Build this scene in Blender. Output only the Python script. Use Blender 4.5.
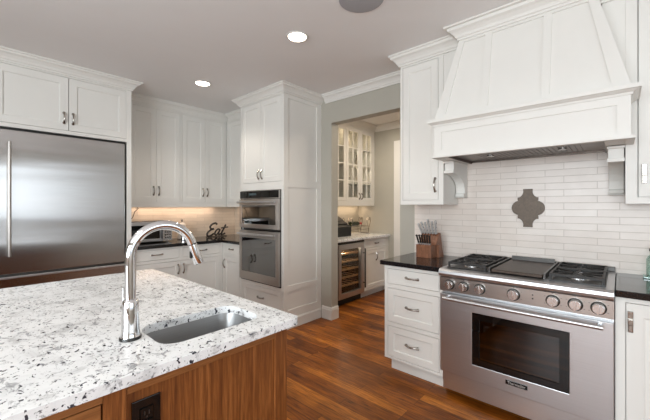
import bpy, bmesh, math, random
from mathutils import Matrix, Vector
PI = math.pi
random.seed(4)
for _o in list(bpy.data.objects):
    bpy.data.objects.remove(_o)
sc = bpy.context.scene
C = sc.collection

# ------------------------------------------------------------ camera, world, lights, exposure
cd = bpy.data.cameras.new('camera'); cam = bpy.data.objects.new('camera', cd); C.objects.link(cam)
cam.location = (0, 0, 1.359); cam.rotation_euler = (PI/2, 0, math.radians(41.961))
cd.sensor_width = 36; cd.lens = 36*327.85/650; cd.shift_y = -3.53/650; cd.clip_start = .02
sc.camera = cam
w = bpy.data.worlds.new('sky'); sc.world = w; w.use_nodes = True
w.node_tree.nodes['Background'].inputs[0].default_value = (.75, .87, 1, 1)
w.node_tree.nodes['Background'].inputs[1].default_value = 1.2
vs = sc.view_settings
vs.view_transform = 'Standard'; vs.look = 'None'; vs.exposure = 0.14; vs.gamma = 1.0; vs.use_curve_mapping = False

def area(name, loc, rot, sx, sy, power, col, spread=None):
    l = bpy.data.lights.new(name, 'AREA'); l.shape = 'RECTANGLE'; l.size = sx; l.size_y = sy
    l.energy = power; l.color = col
    if spread: l.spread = spread
    o = bpy.data.objects.new(name, l); C.objects.link(o); o.location = loc; o.rotation_euler = rot
    return o
def spot(name, loc, power, col, ang=130, blend=.6, r=.06):
    l = bpy.data.lights.new(name, 'SPOT'); l.energy = power; l.color = col
    l.spot_size = math.radians(ang); l.spot_blend = blend; l.shadow_soft_size = r
    o = bpy.data.objects.new(name, l); C.objects.link(o); o.location = loc
    return o
DAY = (.88, .955, 1.0); WARM = (1.0, .80, .58)
# daylight entering through the two windows behind the camera
area('daylight_window_right', (2.36, .22, 1.62), (0, PI/2, 0), 1.2, 2.7, 16, DAY)
area('daylight_window_front', (-.1, -2.96, 1.6), (PI/2, 0, 0), 3.3, 1.35, 150, DAY)
# recessed ceiling lamps
for x, y in ((-1.89, 1.775), (-3.37, 1.76), (-1.89, -.6), (-.35, -.6), (-3.3, -.6)):
    spot('recessed_lamp', (x, y, 2.66), 17, (1, .92, .82))
# strips under the wall cabinets, bulbs in the hood, lamps in the pantry
area('under_cabinet_lamp', (-4.53, 1.99, 1.355), (0, 0, 0), .10, 1.15, 2.5, (1, .74, .56))
area('under_cabinet_lamp', (-4.10, 2.88, 1.355), (0, 0, 0), .70, .08, 1.3, (1, .74, .56))
area('under_cabinet_lamp', (-3.30, 4.15, 1.375), (0, 0, 0), .08, .9, 2.0, (1, .74, .5))
area('pantry_ceiling_lamp', (-2.1, 3.9, 2.66), (0, 0, 0), .5, .5, 17, (1, .86, .68))

# ------------------------------------------------------------ materials
def mat(name):
    m = bpy.data.materials.new(name); m.use_nodes = True
    nt = m.node_tree; return m, nt, nt.nodes['Principled BSDF']
def nd(nt, t, **kw):
    n = nt.nodes.new(t)
    for k, v in kw.items(): setattr(n, k, v)
    return n
def coords(nt, order='XYZ', scale=(1, 1, 1), world=True):
    """object coordinates with axes re-ordered; world=True uses world position so long runs stay continuous"""
    if world: src = nd(nt, 'ShaderNodeNewGeometry').outputs['Position']
    else: src = nd(nt, 'ShaderNodeTexCoord').outputs['Object']
    sp = nd(nt, 'ShaderNodeSeparateXYZ'); nt.links.new(src, sp.inputs[0])
    cb = nd(nt, 'ShaderNodeCombineXYZ')
    for i, a in enumerate(order): nt.links.new(sp.outputs['XYZ'.index(a)], cb.inputs[i])
    mp = nd(nt, 'ShaderNodeMapping'); nt.links.new(cb.outputs[0], mp.inputs[0]); mp.inputs['Scale'].default_value = scale
    return mp.outputs[0]
def noise(nt, vec, scale, detail=3, rough=.5, dist=0):
    n = nd(nt, 'ShaderNodeTexNoise'); nt.links.new(vec, n.inputs['Vector'])
    n.inputs['Scale'].default_value = scale; n.inputs['Detail'].default_value = detail
    n.inputs['Roughness'].default_value = rough; n.inputs['Distortion'].default_value = dist
    return n.outputs[0]
def ramp(nt, fac, stops, interp='LINEAR'):
    r = nd(nt, 'ShaderNodeValToRGB'); r.color_ramp.interpolation = interp
    e = r.color_ramp.elements
    while len(e) < len(stops): e.new(.5)
    for i, (p, c) in enumerate(stops):
        e[i].position = p; e[i].color = (*c, 1) if len(c) == 3 else c
    nt.links.new(fac, r.inputs[0]); return r.outputs[0]
def mix(nt, fac, a, b, mode='MIX'):
    n = nd(nt, 'ShaderNodeMix', data_type='RGBA', blend_type=mode)
    for s, v in ((0, fac), (6, a), (7, b)):
        if hasattr(v, 'links') or hasattr(v, 'is_linked'): nt.links.new(v, n.inputs[s])
        else: n.inputs[s].default_value = v if s == 0 else (*v, 1)
    return n.outputs[2]
def bump(nt, h, b, strength, dist=.002):
    n = nd(nt, 'ShaderNodeBump'); n.inputs['Strength'].default_value = strength; n.inputs['Distance'].default_value = dist
    nt.links.new(h, n.inputs['Height']); nt.links.new(n.outputs[0], b.inputs['Normal'])
def plain(name, col, rough=.5, metal=0, var=.04, scale=6, coat=0, spec=None):
    m, nt, b = mat(name)
    v = coords(nt); n = noise(nt, v, scale)
    lo = tuple(c*(1-var) for c in col); hi = tuple(min(1, c*(1+var)) for c in col)
    nt.links.new(ramp(nt, n, [(.3, lo), (.7, hi)]), b.inputs['Base Color'])
    b.inputs['Roughness'].default_value = rough; b.inputs['Metallic'].default_value = metal
    if coat: b.inputs['Coat Weight'].default_value = coat; b.inputs['Coat Roughness'].default_value = .05
    if spec is not None: b.inputs['Specular IOR Level'].default_value = spec
    return m
M = {}
M['cab'] = plain('cabinet_paint', (.80, .78, .735), .42, var=.008, spec=.35)
M['ceil'] = plain('ceiling_paint', (.86, .845, .835), .85, var=.005)
M['wall'] = plain('wall_paint', (.455, .43, .37), .7, var=.015)
M['trim'] = plain('trim_paint', (.80, .78, .74), .4, var=.01)
M['pewter'] = plain('pewter_metal', (.36, .33, .30), .25, 1, var=.1)
M['nickel'] = plain('nickel_metal', (.55, .53, .50), .22, 1, var=.05)
M['chrome'] = plain('chrome_metal', (.78, .78, .79), .07, 1, var=.01)
M['blackg'] = plain('black_granite', (.012, .012, .013), .10, var=.5, scale=120)
M['black'] = plain('black_enamel', (.012, .011, .010), .28, var=.1)
M['iron'] = plain('cast_iron', (.016, .014, .013), .5, var=.2, scale=60)
M['glossblack'] = plain('black_glass', (.004, .004, .004), .04, var=.1)
M['plastic'] = plain('white_plastic', (.75, .72, .66), .4, var=.02)
M['toeblack'] = plain('toe_kick_black', (.02, .02, .02), .6, var=.1)
M['griddle'] = plain('griddle_steel', (.055, .035, .024), .42, .3, var=.2, scale=20)
M['plaque'] = plain('brown_plaque', (.115, .085, .062), .45, .3, var=.12, scale=60)
M['red'] = plain('red_foil', (.45, .03, .03), .3, var=.1)
M['candle'] = plain('cream_ceramic', (.82, .74, .65), .35, var=.03)
M['outside'] = plain('hall_paint', (.78, .70, .60), .8, var=.02)
M['dgrey'] = plain('dark_grey_metal', (.09, .085, .08), .35, .7, var=.1)
M['speaker'] = plain('speaker_grille', (.40, .40, .42), .8, var=.08, scale=300)
M['label'] = plain('label_print', (.62, .60, .57), .3, .4, var=.02)

def steel(name, col, rough, axis, aniso_scale=(1, 1, 220)):
    m, nt, b = mat(name)
    v = coords(nt, axis, aniso_scale)
    n = noise(nt, v, 3, 2)
    nt.links.new(ramp(nt, n, [(.25, tuple(c*.93 for c in col)), (.75, tuple(min(1, c*1.05) for c in col))]), b.inputs['Base Color'])
    r = nd(nt, 'ShaderNodeMapRange'); nt.links.new(n, r.inputs[0]); r.inputs[3].default_value = rough*.8; r.inputs[4].default_value = rough*1.25
    nt.links.new(r.outputs[0], b.inputs['Roughness']); b.inputs['Metallic'].default_value = 1
    bump(nt, n, b, .02, .0004)
    return m
M['steel'] = steel('brushed_steel', (.60, .60, .61), .34, 'XYZ')
M['fsteel'] = steel('fridge_steel', (.52, .505, .495), .20, 'XYZ', (1, 1, 160))
_nt = M['fsteel'].node_tree; _b = _nt.nodes['Principled BSDF']
_tg = _nt.nodes.new('ShaderNodeTangent'); _tg.direction_type = 'RADIAL'; _tg.axis = 'Z'
_nt.links.new(_tg.outputs[0], _b.inputs['Tangent']); _b.inputs['Anisotropic'].default_value = .92; _b.inputs['Anisotropic Rotation'].default_value = 0
_v = coords(_nt, 'XYZ', (.35, .35, 3.6)); _n = noise(_nt, _v, 1.3, 1, .4, .2)
_bp = [n for n in _nt.nodes if n.type == 'BUMP'][0]; _b2 = _nt.nodes.new('ShaderNodeBump')
_b2.inputs['Strength'].default_value = .35; _b2.inputs['Distance'].default_value = .010
_nt.links.new(_n, _b2.inputs['Height']); _nt.links.new(_bp.outputs[0], _b2.inputs['Normal']); _nt.links.new(_b2.outputs[0], _b.inputs['Normal'])
M['osteel'] = steel('oven_steel', (.50, .465, .435), .30, 'XYZ')
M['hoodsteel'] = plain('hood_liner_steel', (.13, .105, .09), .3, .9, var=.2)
M['satin'] = plain('satin_steel_handle', (.62, .61, .60), .42, .6, var=.05)
M['knobsteel'] = plain('knob_steel', (.74, .73, .72), .24, 1, var=.03)
M['matteblack'] = plain('matte_black', (.012, .012, .012), .75, var=.1)
M['sinksteel'] = steel('sink_steel', (.36, .36, .36), .34, 'XYZ', (1, 1, 90))

def wood_mat(name, cols, order, scale, rough, sc2=1.0):
    m, nt, b = mat(name)
    v = coords(nt, order, scale)
    n1 = noise(nt, v, 3.2*sc2, 4, .6, .6); n2 = noise(nt, v, 14*sc2, 3, .6)
    c = ramp(nt, n1, [(.28, cols[0]), (.5, cols[1]), (.72, cols[2])])
    g = ramp(nt, n2, [(.35, (.72, .70, .68)), (.6, (1, 1, 1))])
    nt.links.new(mix(nt, 1.0, c, g, 'MULTIPLY'), b.inputs['Base Color'])
    b.inputs['Roughness'].default_value = rough
    return m
WAL = [(.11, .030, .007), (.24, .078, .018), (.38, .14, .038)]
M['walnut_v'] = wood_mat('walnut_vertical', WAL, 'YZX', (34, 1.2, 34), .40)
M['walnut_h'] = wood_mat('walnut_horizontal', [(.22, .080, .022), (.31, .12, .035), (.40, .165, .055)], 'YZX', (1.6, 34, 34), .40)
M['block'] = wood_mat('knife_block_wood', [(.17, .065, .032), (.25, .105, .055), (.32, .14, .075)], 'XYZ', (20, 8, 3), .4)
M['shelfwood'] = wood_mat('cooler_shelf_wood', [(.35, .19, .09), (.5, .28, .13), (.6, .36, .18)], 'XYZ', (8, 2, 8), .45)

def floor_mat():
    m, nt, b = mat('plank_floor')
    v = coords(nt)
    br = nd(nt, 'ShaderNodeTexBrick'); nt.links.new(v, br.inputs['Vector'])
    br.offset = .37; br.offset_frequency = 3; br.squash = 1
    for k, x in (('Scale', 1), ('Mortar Size', .0012), ('Mortar Smooth', .2), ('Bias', 0), ('Brick Width', 1.05), ('Row Height', .083)):
        br.inputs[k].default_value = x
    br.inputs['Color1'].default_value = (0, 0, 0, 1); br.inputs['Color2'].default_value = (1, 1, 1, 1); br.inputs['Mortar'].default_value = (.5, .5, .5, 1)
    tone = ramp(nt, br.outputs['Color'], [(0, (.13, .037, .005)), (.3, (.20, .060, .007)), (.65, (.27, .086, .0105)), (1, (.41, .148, .022))])
    # grain, shifted per plank
    mp = nd(nt, 'ShaderNodeVectorMath', operation='MULTIPLY_ADD')
    nt.links.new(v, mp.inputs[0]); mp.inputs[1].default_value = (2.0, 22, 1)
    sc_ = nd(nt, 'ShaderNodeVectorMath', operation='SCALE'); nt.links.new(br.outputs['Color'], sc_.inputs[0]); sc_.inputs['Scale'].default_value = 37
    nt.links.new(sc_.outputs[0], mp.inputs[2])
    n1 = noise(nt, mp.outputs[0], 2.2, 5, .62, 1.2); n2 = noise(nt, v, 2.6, 3)
    g = ramp(nt, n1, [(.27, (.30, .22, .16)), (.47, (.95, .90, .85)), (.72, (1.7, 1.65, 1.45))])
    c = mix(nt, 1.0, tone, g, 'MULTIPLY')
    g2 = ramp(nt, n2, [(.3, (.62, .56, .50)), (.7, (1.3, 1.3, 1.25))])
    c = mix(nt, 1.0, c, g2, 'MULTIPLY')
    c = mix(nt, br.outputs['Fac'], c, (.03, .01, .004))
    nt.links.new(c, b.inputs['Base Color'])
    b.inputs['Roughness'].default_value = .34; b.inputs['Specular IOR Level'].default_value = .25
    bump(nt, n1, b, .12, .001)
    return m
M['floor'] = floor_mat()

def tile_mat(name, order, c1, c2, mort):
    m, nt, b = mat(name)
    v = coords(nt, order)
    br = nd(nt, 'ShaderNodeTexBrick'); nt.links.new(v, br.inputs['Vector'])
    br.offset = .38; br.offset_frequency = 2; br.squash = 1
    for k, x in (('Scale', 1), ('Mortar Size', .0019), ('Mortar Smooth', .3), ('Bias', 0), ('Brick Width', .305), ('Row Height', .0495)):
        br.inputs[k].default_value = x
    br.inputs['Color1'].default_value = (*c1, 1); br.inputs['Color2'].default_value = (*c2, 1); br.inputs['Mortar'].default_value = (*mort, 1)
    n = noise(nt, v, 9, 3)
    c = mix(nt, 1.0, br.outputs['Color'], ramp(nt, n, [(.3, (.94, .93, .92)), (.7, (1, 1, 1))]), 'MULTIPLY')
    nt.links.new(c, b.inputs['Base Color'])
    b.inputs['Roughness'].default_value = .28
    inv = nd(nt, 'ShaderNodeMath', operation='SUBTRACT'); inv.inputs[0].default_value = 1; nt.links.new(br.outputs['Fac'], inv.inputs[1])
    bump(nt, inv.outputs[0], b, .5, .002)
    return m
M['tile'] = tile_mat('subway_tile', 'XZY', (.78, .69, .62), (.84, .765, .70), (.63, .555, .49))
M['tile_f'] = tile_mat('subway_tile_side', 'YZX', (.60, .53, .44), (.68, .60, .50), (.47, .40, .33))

def granite_mat():
    m, nt, b = mat('white_granite')
    v = coords(nt, 'XYZ', (1, 1, 1))
    vs_ = coords(nt, 'XYZ', (.85, 1.0, 1))
    big = noise(nt, v, 8, 5, .65, .8)
    base = ramp(nt, big, [(.33, (.60, .605, .61)), (.46, (.84, .85, .855)), (.60, (.90, .91, .915))])
    mid = noise(nt, vs_, 30, 5, .7, .8)
    gm = ramp(nt, mid, [(.36, (.45, .45, .46)), (.45, (1, 1, 1))])
    c = mix(nt, 1.0, base, gm, 'MULTIPLY')
    fl = noise(nt, vs_, 58, 2, .5, .45)
    reg = noise(nt, v, 6, 2, .5)
    ad = nd(nt, 'ShaderNodeMath', operation='MULTIPLY_ADD'); nt.links.new(reg, ad.inputs[0]); ad.inputs[1].default_value = .25; nt.links.new(fl, ad.inputs[2])
    fm = ramp(nt, ad.outputs[0], [(.762, (0, 0, 0)), (.785, (1, 1, 1))])
    c = mix(nt, fm, c, (.045, .047, .06))
    fl2 = noise(nt, vs_, 120, 2, .5)
    fm2 = ramp(nt, fl2, [(.64, (0, 0, 0)), (.69, (.8, .8, .8))])
    c = mix(nt, fm2, c, (.13, .13, .14))
    nt.links.new(c, b.inputs['Base Color'])
    b.inputs['Roughness'].default_value = .16
    return m
M['granite'] = granite_mat()

def glass_mat(name, tint, fac=.12, rough=.03):
    m = bpy.data.materials.new(name); m.use_nodes = True; nt = m.node_tree
    for n in list(nt.nodes):
        if n.type != 'OUTPUT_MATERIAL': nt.nodes.remove(n)
    out = [n for n in nt.nodes if n.type == 'OUTPUT_MATERIAL'][0]
    t = nd(nt, 'ShaderNodeBsdfTransparent'); t.inputs[0].default_value = (*tint, 1)
    g = nd(nt, 'ShaderNodeBsdfGlossy'); g.inputs['Roughness'].default_value = rough
    lw = nd(nt, 'ShaderNodeLayerWeight'); lw.inputs[0].default_value = .5
    pw = nd(nt, 'ShaderNodeMath', operation='POWER'); nt.links.new(lw.outputs['Facing'], pw.inputs[0]); pw.inputs[1].default_value = 4
    ad = nd(nt, 'ShaderNodeMath', operation='MULTIPLY_ADD'); nt.links.new(pw.outputs[0], ad.inputs[0]); ad.inputs[1].default_value = .7; ad.inputs[2].default_value = fac
    mx = nd(nt, 'ShaderNodeMixShader'); nt.links.new(ad.outputs[0], mx.inputs[0])
    nt.links.new(t.outputs[0], mx.inputs[1]); nt.links.new(g.outputs[0], mx.inputs[2]); nt.links.new(mx.outputs[0], out.inputs[0])
    return m
M['glass'] = glass_mat('clear_glass', (.95, .96, .95), .04)
M['ovenglass'] = glass_mat('dark_oven_glass', (.22, .16, .12), .10)
M['wallovenglass'] = glass_mat('tinted_oven_glass', (.28, .32, .30), .28)
M['greenglass'] = glass_mat('green_glass', (.35, .62, .55), .2)
M['clearbottle'] = glass_mat('bottle_glass', (.72, .84, .80), .12)
def emit_mat(name, col, s):
    m, nt, b = mat(name); b.inputs['Base Color'].default_value = (*col, 1)
    b.inputs['Emission Color'].default_value = (*col, 1); b.inputs['Emission Strength'].default_value = s; return m
M['lamp'] = emit_mat('lamp_lens', (1, .95, .88), 6)
M['puck'] = emit_mat('warm_lamp_lens', (1, .80, .55), 3)
M['display'] = plain('clock_display', (.06, .09, .10), .1, var=.1)

# ------------------------------------------------------------ mesh helpers
def BM(): return bmesh.new()
def obj(name, bm, m, parent=None, smooth=False, bevel=0, seg=2, world=False):
    bmesh.ops.recalc_face_normals(bm, faces=bm.faces)
    me = bpy.data.meshes.new(name)
    if world and parent is not None:
        bm.transform(rootmat(parent).inverted())
    bm.to_mesh(me); bm.free()
    o = bpy.data.objects.new(name, me); C.objects.link(o)
    me.materials.append(M[m] if isinstance(m, str) else m)
    if parent: o.parent = parent
    if smooth:
        for p in me.polygons: p.use_smooth = True
        try: me.set_sharp_from_angle(angle=math.radians(40))
        except Exception: pass
    if bevel:
        b = o.modifiers.new('bevel', 'BEVEL'); b.width = bevel; b.segments = seg; b.limit_method = 'ANGLE'; b.angle_limit = math.radians(40)
    return o
def rootmat(o):
    m = Matrix.Translation(o.location) @ o.rotation_euler.to_matrix().to_4x4()
    return (rootmat(o.parent) @ m) if o.parent else m
def thing(name, label, cat, loc=(0, 0, 0), rz=0, group=None):
    o = bpy.data.objects.new(name, None); C.objects.link(o); o.empty_display_size = .05
    o.location = loc; o.rotation_euler = (0, 0, rz); o['label'] = label; o['category'] = cat
    if group: o['group'] = group
    return o
def tag(o, label, cat, group=None):
    o['label'] = label; o['category'] = cat
    if group: o['group'] = group
    return o
def struct(name, bm, m, **k):
    o = obj(name, bm, m, **k)
    if not o.parent: o['kind'] = 'structure'
    return o
def box(bm, x0, x1, y0, y1, z0, z1):
    v = [bm.verts.new((x, y, z)) for z in (z0, z1) for y in (y0, y1) for x in (x0, x1)]
    for f in ((0, 2, 3, 1), (4, 5, 7, 6), (0, 1, 5, 4), (2, 6, 7, 3), (0, 4, 6, 2), (1, 3, 7, 5)):
        bm.faces.new([v[i] for i in f])
    return v
def tube(bm, pts, r, n=10, caps=True, up=None):
    pts = [Vector(p) for p in pts]; rs = r if isinstance(r, (list, tuple)) else [r]*len(pts)
    rings = []; prev = None
    for i, p in enumerate(pts):
        a = pts[max(0, i-1)]; b = pts[min(len(pts)-1, i+1)]; t = (b-a).normalized()
        if prev is None:
            ref = Vector(up) if up else (Vector((0, 0, 1)) if abs(t.z) < .9 else Vector((1, 0, 0)))
            u = t.cross(ref).normalized()
        else: u = (prev - t*prev.dot(t)).normalized()
        prev = u; v = t.cross(u)
        rings.append([bm.verts.new(p + (u*math.cos(2*PI*k/n) + v*math.sin(2*PI*k/n))*rs[i]) for k in range(n)])
    for a, b in zip(rings, rings[1:]):
        for k in range(n): bm.faces.new((a[k], a[(k+1) % n], b[(k+1) % n], b[k]))
    if caps: bm.faces.new(rings[0][::-1]); bm.faces.new(rings[-1])
def lathe(bm, prof, c=(0, 0, 0), n=24, axis='Z'):
    rings = []
    for r, h in prof:
        ring = []
        for k in range(n):
            a = 2*PI*k/n; x, y = r*math.cos(a), r*math.sin(a)
            q = (x, y, h) if axis == 'Z' else ((x, h, y) if axis == 'Y' else (h, x, y))
            ring.append(bm.verts.new((c[0]+q[0], c[1]+q[1], c[2]+q[2])))
        rings.append(ring)
    for a, b in zip(rings, rings[1:]):
        for k in range(n): bm.faces.new((a[k], a[(k+1) % n], b[(k+1) % n], b[k]))
    bm.faces.new(rings[0][::-1]); bm.faces.new(rings[-1])
def prism(bm, poly, d0, d1, plane='XZ'):
    """extrude a 2-D polygon; plane XZ -> along Y, YZ -> along X, XY -> along Z"""
    def q(p, d): return {'XZ': (p[0], d, p[1]), 'YZ': (d, p[0], p[1]), 'XY': (p[0], p[1], d)}[plane]
    a = [bm.verts.new(q(p, d0)) for p in poly]; b = [bm.verts.new(q(p, d1)) for p in poly]
    n = len(poly); bm.faces.new(a); bm.faces.new(b[::-1])
    for k in range(n): bm.faces.new((a[k], b[k], b[(k+1) % n], a[(k+1) % n]))
def plate(bm, x0, x1, z0, z1, yf, yb, recs=(), fn=None):
    """slab in XZ with front at yf, back at yb; recs = (x0,x1,z0,z1,depth or None for a hole)"""
    start = len(bm.verts)
    xs = sorted({x0, x1, *[r[0] for r in recs], *[r[1] for r in recs]})
    zs = sorted({z0, z1, *[r[2] for r in recs], *[r[3] for r in recs]})
    cache = {}
    def V(x, y, z):
        k = (round(x, 6), round(y, 6), round(z, 6))
        if k not in cache: cache[k] = bm.verts.new(k)
        return cache[k]
    def cell(i, j):
        if i < 0 or j < 0 or i >= len(xs)-1 or j >= len(zs)-1: return 'out'
        cx, cz = (xs[i]+xs[i+1])/2, (zs[j]+zs[j+1])/2
        for r in recs:
            if r[0] < cx < r[1] and r[2] < cz < r[3]: return 'hole' if r[4] is None else r[4]
        return 0
    def lev(c): return yb if c in ('out', 'hole') else yf + c
    for i in range(len(xs)-1):
        for j in range(len(zs)-1):
            c = cell(i, j)
            if c == 'hole': continue
            a, b_, p, q = xs[i], xs[i+1], zs[j], zs[j+1]; y = yf + c
            bm.faces.new((V(a, y, p), V(b_, y, p), V(b_, y, q), V(a, y, q)))
            bm.faces.new((V(a, yb, p), V(a, yb, q), V(b_, yb, q), V(b_, yb, p)))
            for (di, dj, e0, e1) in ((-1, 0, (a, p), (a, q)), (1, 0, (b_, q), (b_, p)), (0, -1, (b_, p), (a, p)), (0, 1, (a, q), (b_, q))):
                o_ = lev(cell(i+di, j+dj))
                if o_ > y + 1e-6:
                    bm.faces.new((V(e0[0], y, e0[1]), V(e1[0], y, e1[1]), V(e1[0], o_, e1[1]), V(e0[0], o_, e0[1])))
    if fn:
        for v in cache.values(): v.co = fn(v.co.copy())
def shaker(bm, x0, x1, z0, z1, yf=0, t=.02, rail=.06, dep=.009):
    """door front with a recessed flat panel and a small bead around it"""
    plate(bm, x0, x1, z0, z1, yf, yf+t, [(x0+rail, x1-rail, z0+rail, z1-rail, dep)])
    b = .007; a0, a1, c0, c1 = x0+rail, x1-rail, z0+rail, z1-rail
    ring = [(a0, c0), (a1, c0), (a1, c1), (a0, c1)]; inn = [(a0+b, c0+b), (a1-b, c0+b), (a1-b, c1-b), (a0+b, c1-b)]
    o_ = [bm.verts.new((x, yf+.0025, z)) for x, z in ring]; i_ = [bm.verts.new((x, yf+dep-.0005, z)) for x, z in inn]
    for k in range(4): bm.faces.new((o_[k], o_[(k+1) % 4], i_[(k+1) % 4], i_[k]))
def sweep(bm, path, prof, side=1, closed=False):
    """profile (out, z) swept along an XY path with mitred corners; side=+1 pushes to the right of the path"""
    P = [Vector((p[0], p[1])) for p in path]; n = len(P); rings = []
    for i in range(n):
        d1 = (P[i]-P[i-1]).normalized() if i > 0 else None
        d2 = (P[i+1]-P[i]).normalized() if i < n-1 else None
        n1 = Vector((d1.y, -d1.x))*side if d1 is not None else None
        n2 = Vector((d2.y, -d2.x))*side if d2 is not None else None
        if n1 is None: m = n2
        elif n2 is None: m = n1
        else: m = (n1+n2)/(1+n1.dot(n2))
        rings.append([bm.verts.new((P[i].x+m.x*o_, P[i].y+m.y*o_, z)) for o_, z in prof])
    k = len(prof)
    for a, b in zip(rings, rings[1:]):
        for j in range(k): bm.faces.new((a[j], a[(j+1) % k], b[(j+1) % k], b[j]))
    bm.faces.new(rings[0][::-1]); bm.faces.new(rings[-1])
def crown_prof(zt=2.70, h=.095, p=.08, back=0.0):
    return [(back+.0006, zt-h), (.012, zt-h), (.014, zt-h+.014), (.022, zt-h+.018), (.03, zt-h+.035), (.048, zt-h+.055), (.066, zt-h+.066), (.070, zt-.016), (p, zt-.014), (p, zt-.001), (back+.0006, zt-.001)]
def bow(bm, c, L, axis, out, r=.0045, rise=.026):
    """arched pull with flared feet; axis = unit along, out = unit outward, c = centre on the surface"""
    c, axis, out = Vector(c), Vector(axis), Vector(out)
    pts, rs = [], []
    for i in range(13):
        t = -1 + 2*i/12
        hgt = rise*(1-abs(t)**2.6)
        pts.append(c + axis*(t*L/2) + out*(hgt)); rs.append(r*(1+.9*abs(t)**4))
    tube(bm, pts, rs, 8)
    for s in (-1, 1):
        e = c + axis*(s*L/2*.93)
        tube(bm, [e - out*.0005, e + out*.006], [r*1.8, r*1.5], 8)
def handle(parent, c, L=.11, vert=True, m='pewter', r=.0064):
    bm = BM(); bow(bm, c, L, (0, 0, 1) if vert else (1, 0, 0), (0, -1, 0), r); return obj('handle', bm, m, parent, smooth=True)

G = .0035
def carcass(root, w, d, z0, z1, openings, toe=0, x0=0, m='cab', toeinset=.07, toex=(0, 0)):
    """body behind a face frame whose openings take inset doors and drawers (local: front at y=0)"""
    bm = BM()
    plate(bm, x0, x0+w, z0+toe, z1, 0, .022, [(*o_, None) for o_ in openings])
    box(bm, x0, x0+w, .024, d, z0+toe, z1)
    if toe: box(bm, x0+toex[0], x0+w-toex[1], toeinset, d, z0, z0+toe)
    return obj('body', bm, m, root)
def doors(root, a0, a1, z0, z1, n, hz, hL=.11, m='cab', hm='pewter', rail=.058, hx=None):
    wd = (a1-a0)/n
    for i in range(n):
        bm = BM(); p, q = a0+wd*i+(G if i == 0 else G/2), a0+wd*(i+1)-(G if i == n-1 else G/2)
        shaker(bm, p, q, z0+G, z1-G, rail=rail); d = obj('door', bm, m, root)
        if hz is not None:
            x = (q-.030 if i == 0 else p+.030) if n == 2 else (hx if hx is not None else q-.03)
            handle(d, (x, 0, hz), hL, True, hm)
def drawer(root, a0, a1, z0, z1, flat=False, hL=.12, m='cab', hm='pewter', rail=.05):
    bm = BM()
    if flat: plate(bm, a0+G, a1-G, z0+G, z1-G, 0, .02, [(a0+G+.012, a1-G-.012, z0+G+.012, z1-G-.012, .0025)])
    else: shaker(bm, a0+G, a1-G, z0+G, z1-G, rail=rail)
    d = obj('drawer', bm, m, root); handle(d, ((a0+a1)/2, 0.001, (z0+z1)/2+.004), hL, False, hm); return d

# ------------------------------------------------------------ the room
XF, YR, H = -4.63, 2.969, 2.70      # left wall, range wall, ceiling
XR, YS = 2.42, -3.02
PX0, PY1 = -3.40, 4.66             # pantry left wall and end wall
OX0, OX1, OZ = -2.566, -1.65, 2.358  # opening to the pantry
bm = BM(); box(bm, XF-.12, XR+.12, YS-.12, PY1+1.4, -.1, 0); struct('floor', bm, 'floor')
bm = BM(); box(bm, XF-.12, XR+.12, YS-.12, YR+.12, H, H+.1); struct('ceiling', bm, 'ceil')
bm = BM(); box(bm, PX0-.12, .0, YR+.12, PY1+1.4, H, H+.1); struct('ceiling_pantry', bm, 'ceil')
bm = BM(); plate(bm, XF-.12, XR+.12, 0, H, YR, YR+.12, [(OX0, OX1, 0, OZ, None)]); struct('wall_back', bm, 'wall')
bm = BM(); box(bm, XF-.12, XF, YS-.12, YR, 0, H); struct('wall_left', bm, 'wall')
bm = BM(); plate(bm, 0, XR-XF+.24, 0, H, 0, .12, [(.94, 4.34, .9, 2.3, None)])
bm.transform(Matrix.Translation((XR+.12, YS, 0)) @ Matrix.Rotation(PI, 4, 'Z')); struct('wall_front', bm, 'wall')
bm = BM(); plate(bm, 0, YR-YS, 0, H, 0, .12, [(1.30, 4.20, .8, 2.3, None)])
bm.transform(Matrix.Translation((XR, YR, 0)) @ Matrix.Rotation(-PI/2, 4, 'Z')); struct('wall_right', bm, 'wall')
bm = BM(); box(bm, PX0-.12, PX0, YR+.12, PY1+.12, 0, H); struct('wall_pantry_left', bm, 'wall')
bm = BM(); plate(bm, PX0, 0, 0, H, PY1, PY1+.12, [(-2.575, -1.80, 0, 2.325, None)]); struct('wall_pantry_back', bm, 'wall')
bm = BM(); box(bm, -.12, 0, YR+.12, PY1, 0, H); struct('wall_pantry_right', bm, 'wall')
bm = BM(); box(bm, PX0, 0, PY1+1.28, PY1+1.4, 0, H); struct('wall_hall', bm, 'outside')
area('hall_lamp', (-2.2, PY1+.7, 2.6), (0, 0, 0), .4, .4, 14, (1, .88, .72))
# windows behind the camera
def window(name, mtx, w_, z0, z1, nx):
    r = bpy.data.objects.new(name, None); C.objects.link(r); r['kind'] = 'structure'
    f = BM(); wd = w_/nx
    holes = []
    for i in range(nx):
        for j in range(2):
            zm = (z0+z1)/2
            a, b_ = (z0+.05, zm-.02) if j == 0 else (zm+.02, z1-.05)
            holes.append((wd*i+.04, wd*(i+1)-.04, a, b_, None))
    plate(f, 0, w_, z0, z1, .03, .08, holes); f.transform(mtx); obj('window_frame', f, 'trim', r)
    s = BM(); box(s, -.05, w_+.05, -.05, .03, z0-.035, z0-.001); s.transform(mtx); obj('window_sill', s, 'trim', r)
    k = BM(); plate(k, -.09, w_+.09, z0-.13, z1+.09, -.018, -.001, [(0, w_, z0-.001, z1, None)]); k.transform(mtx); obj('window_casing', k, 'trim', r)
window('window_1', Matrix.Translation((XR, YR-1.30, 0)) @ Matrix.Rotation(-PI/2, 4, 'Z'), 2.90, .8, 2.3, 3)
window('window_2', Matrix.Translation((XR+.12-.94, YS, 0)) @ Matrix.Rotation(PI, 4, 'Z'), 3.40, .9, 2.3, 4)
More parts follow.
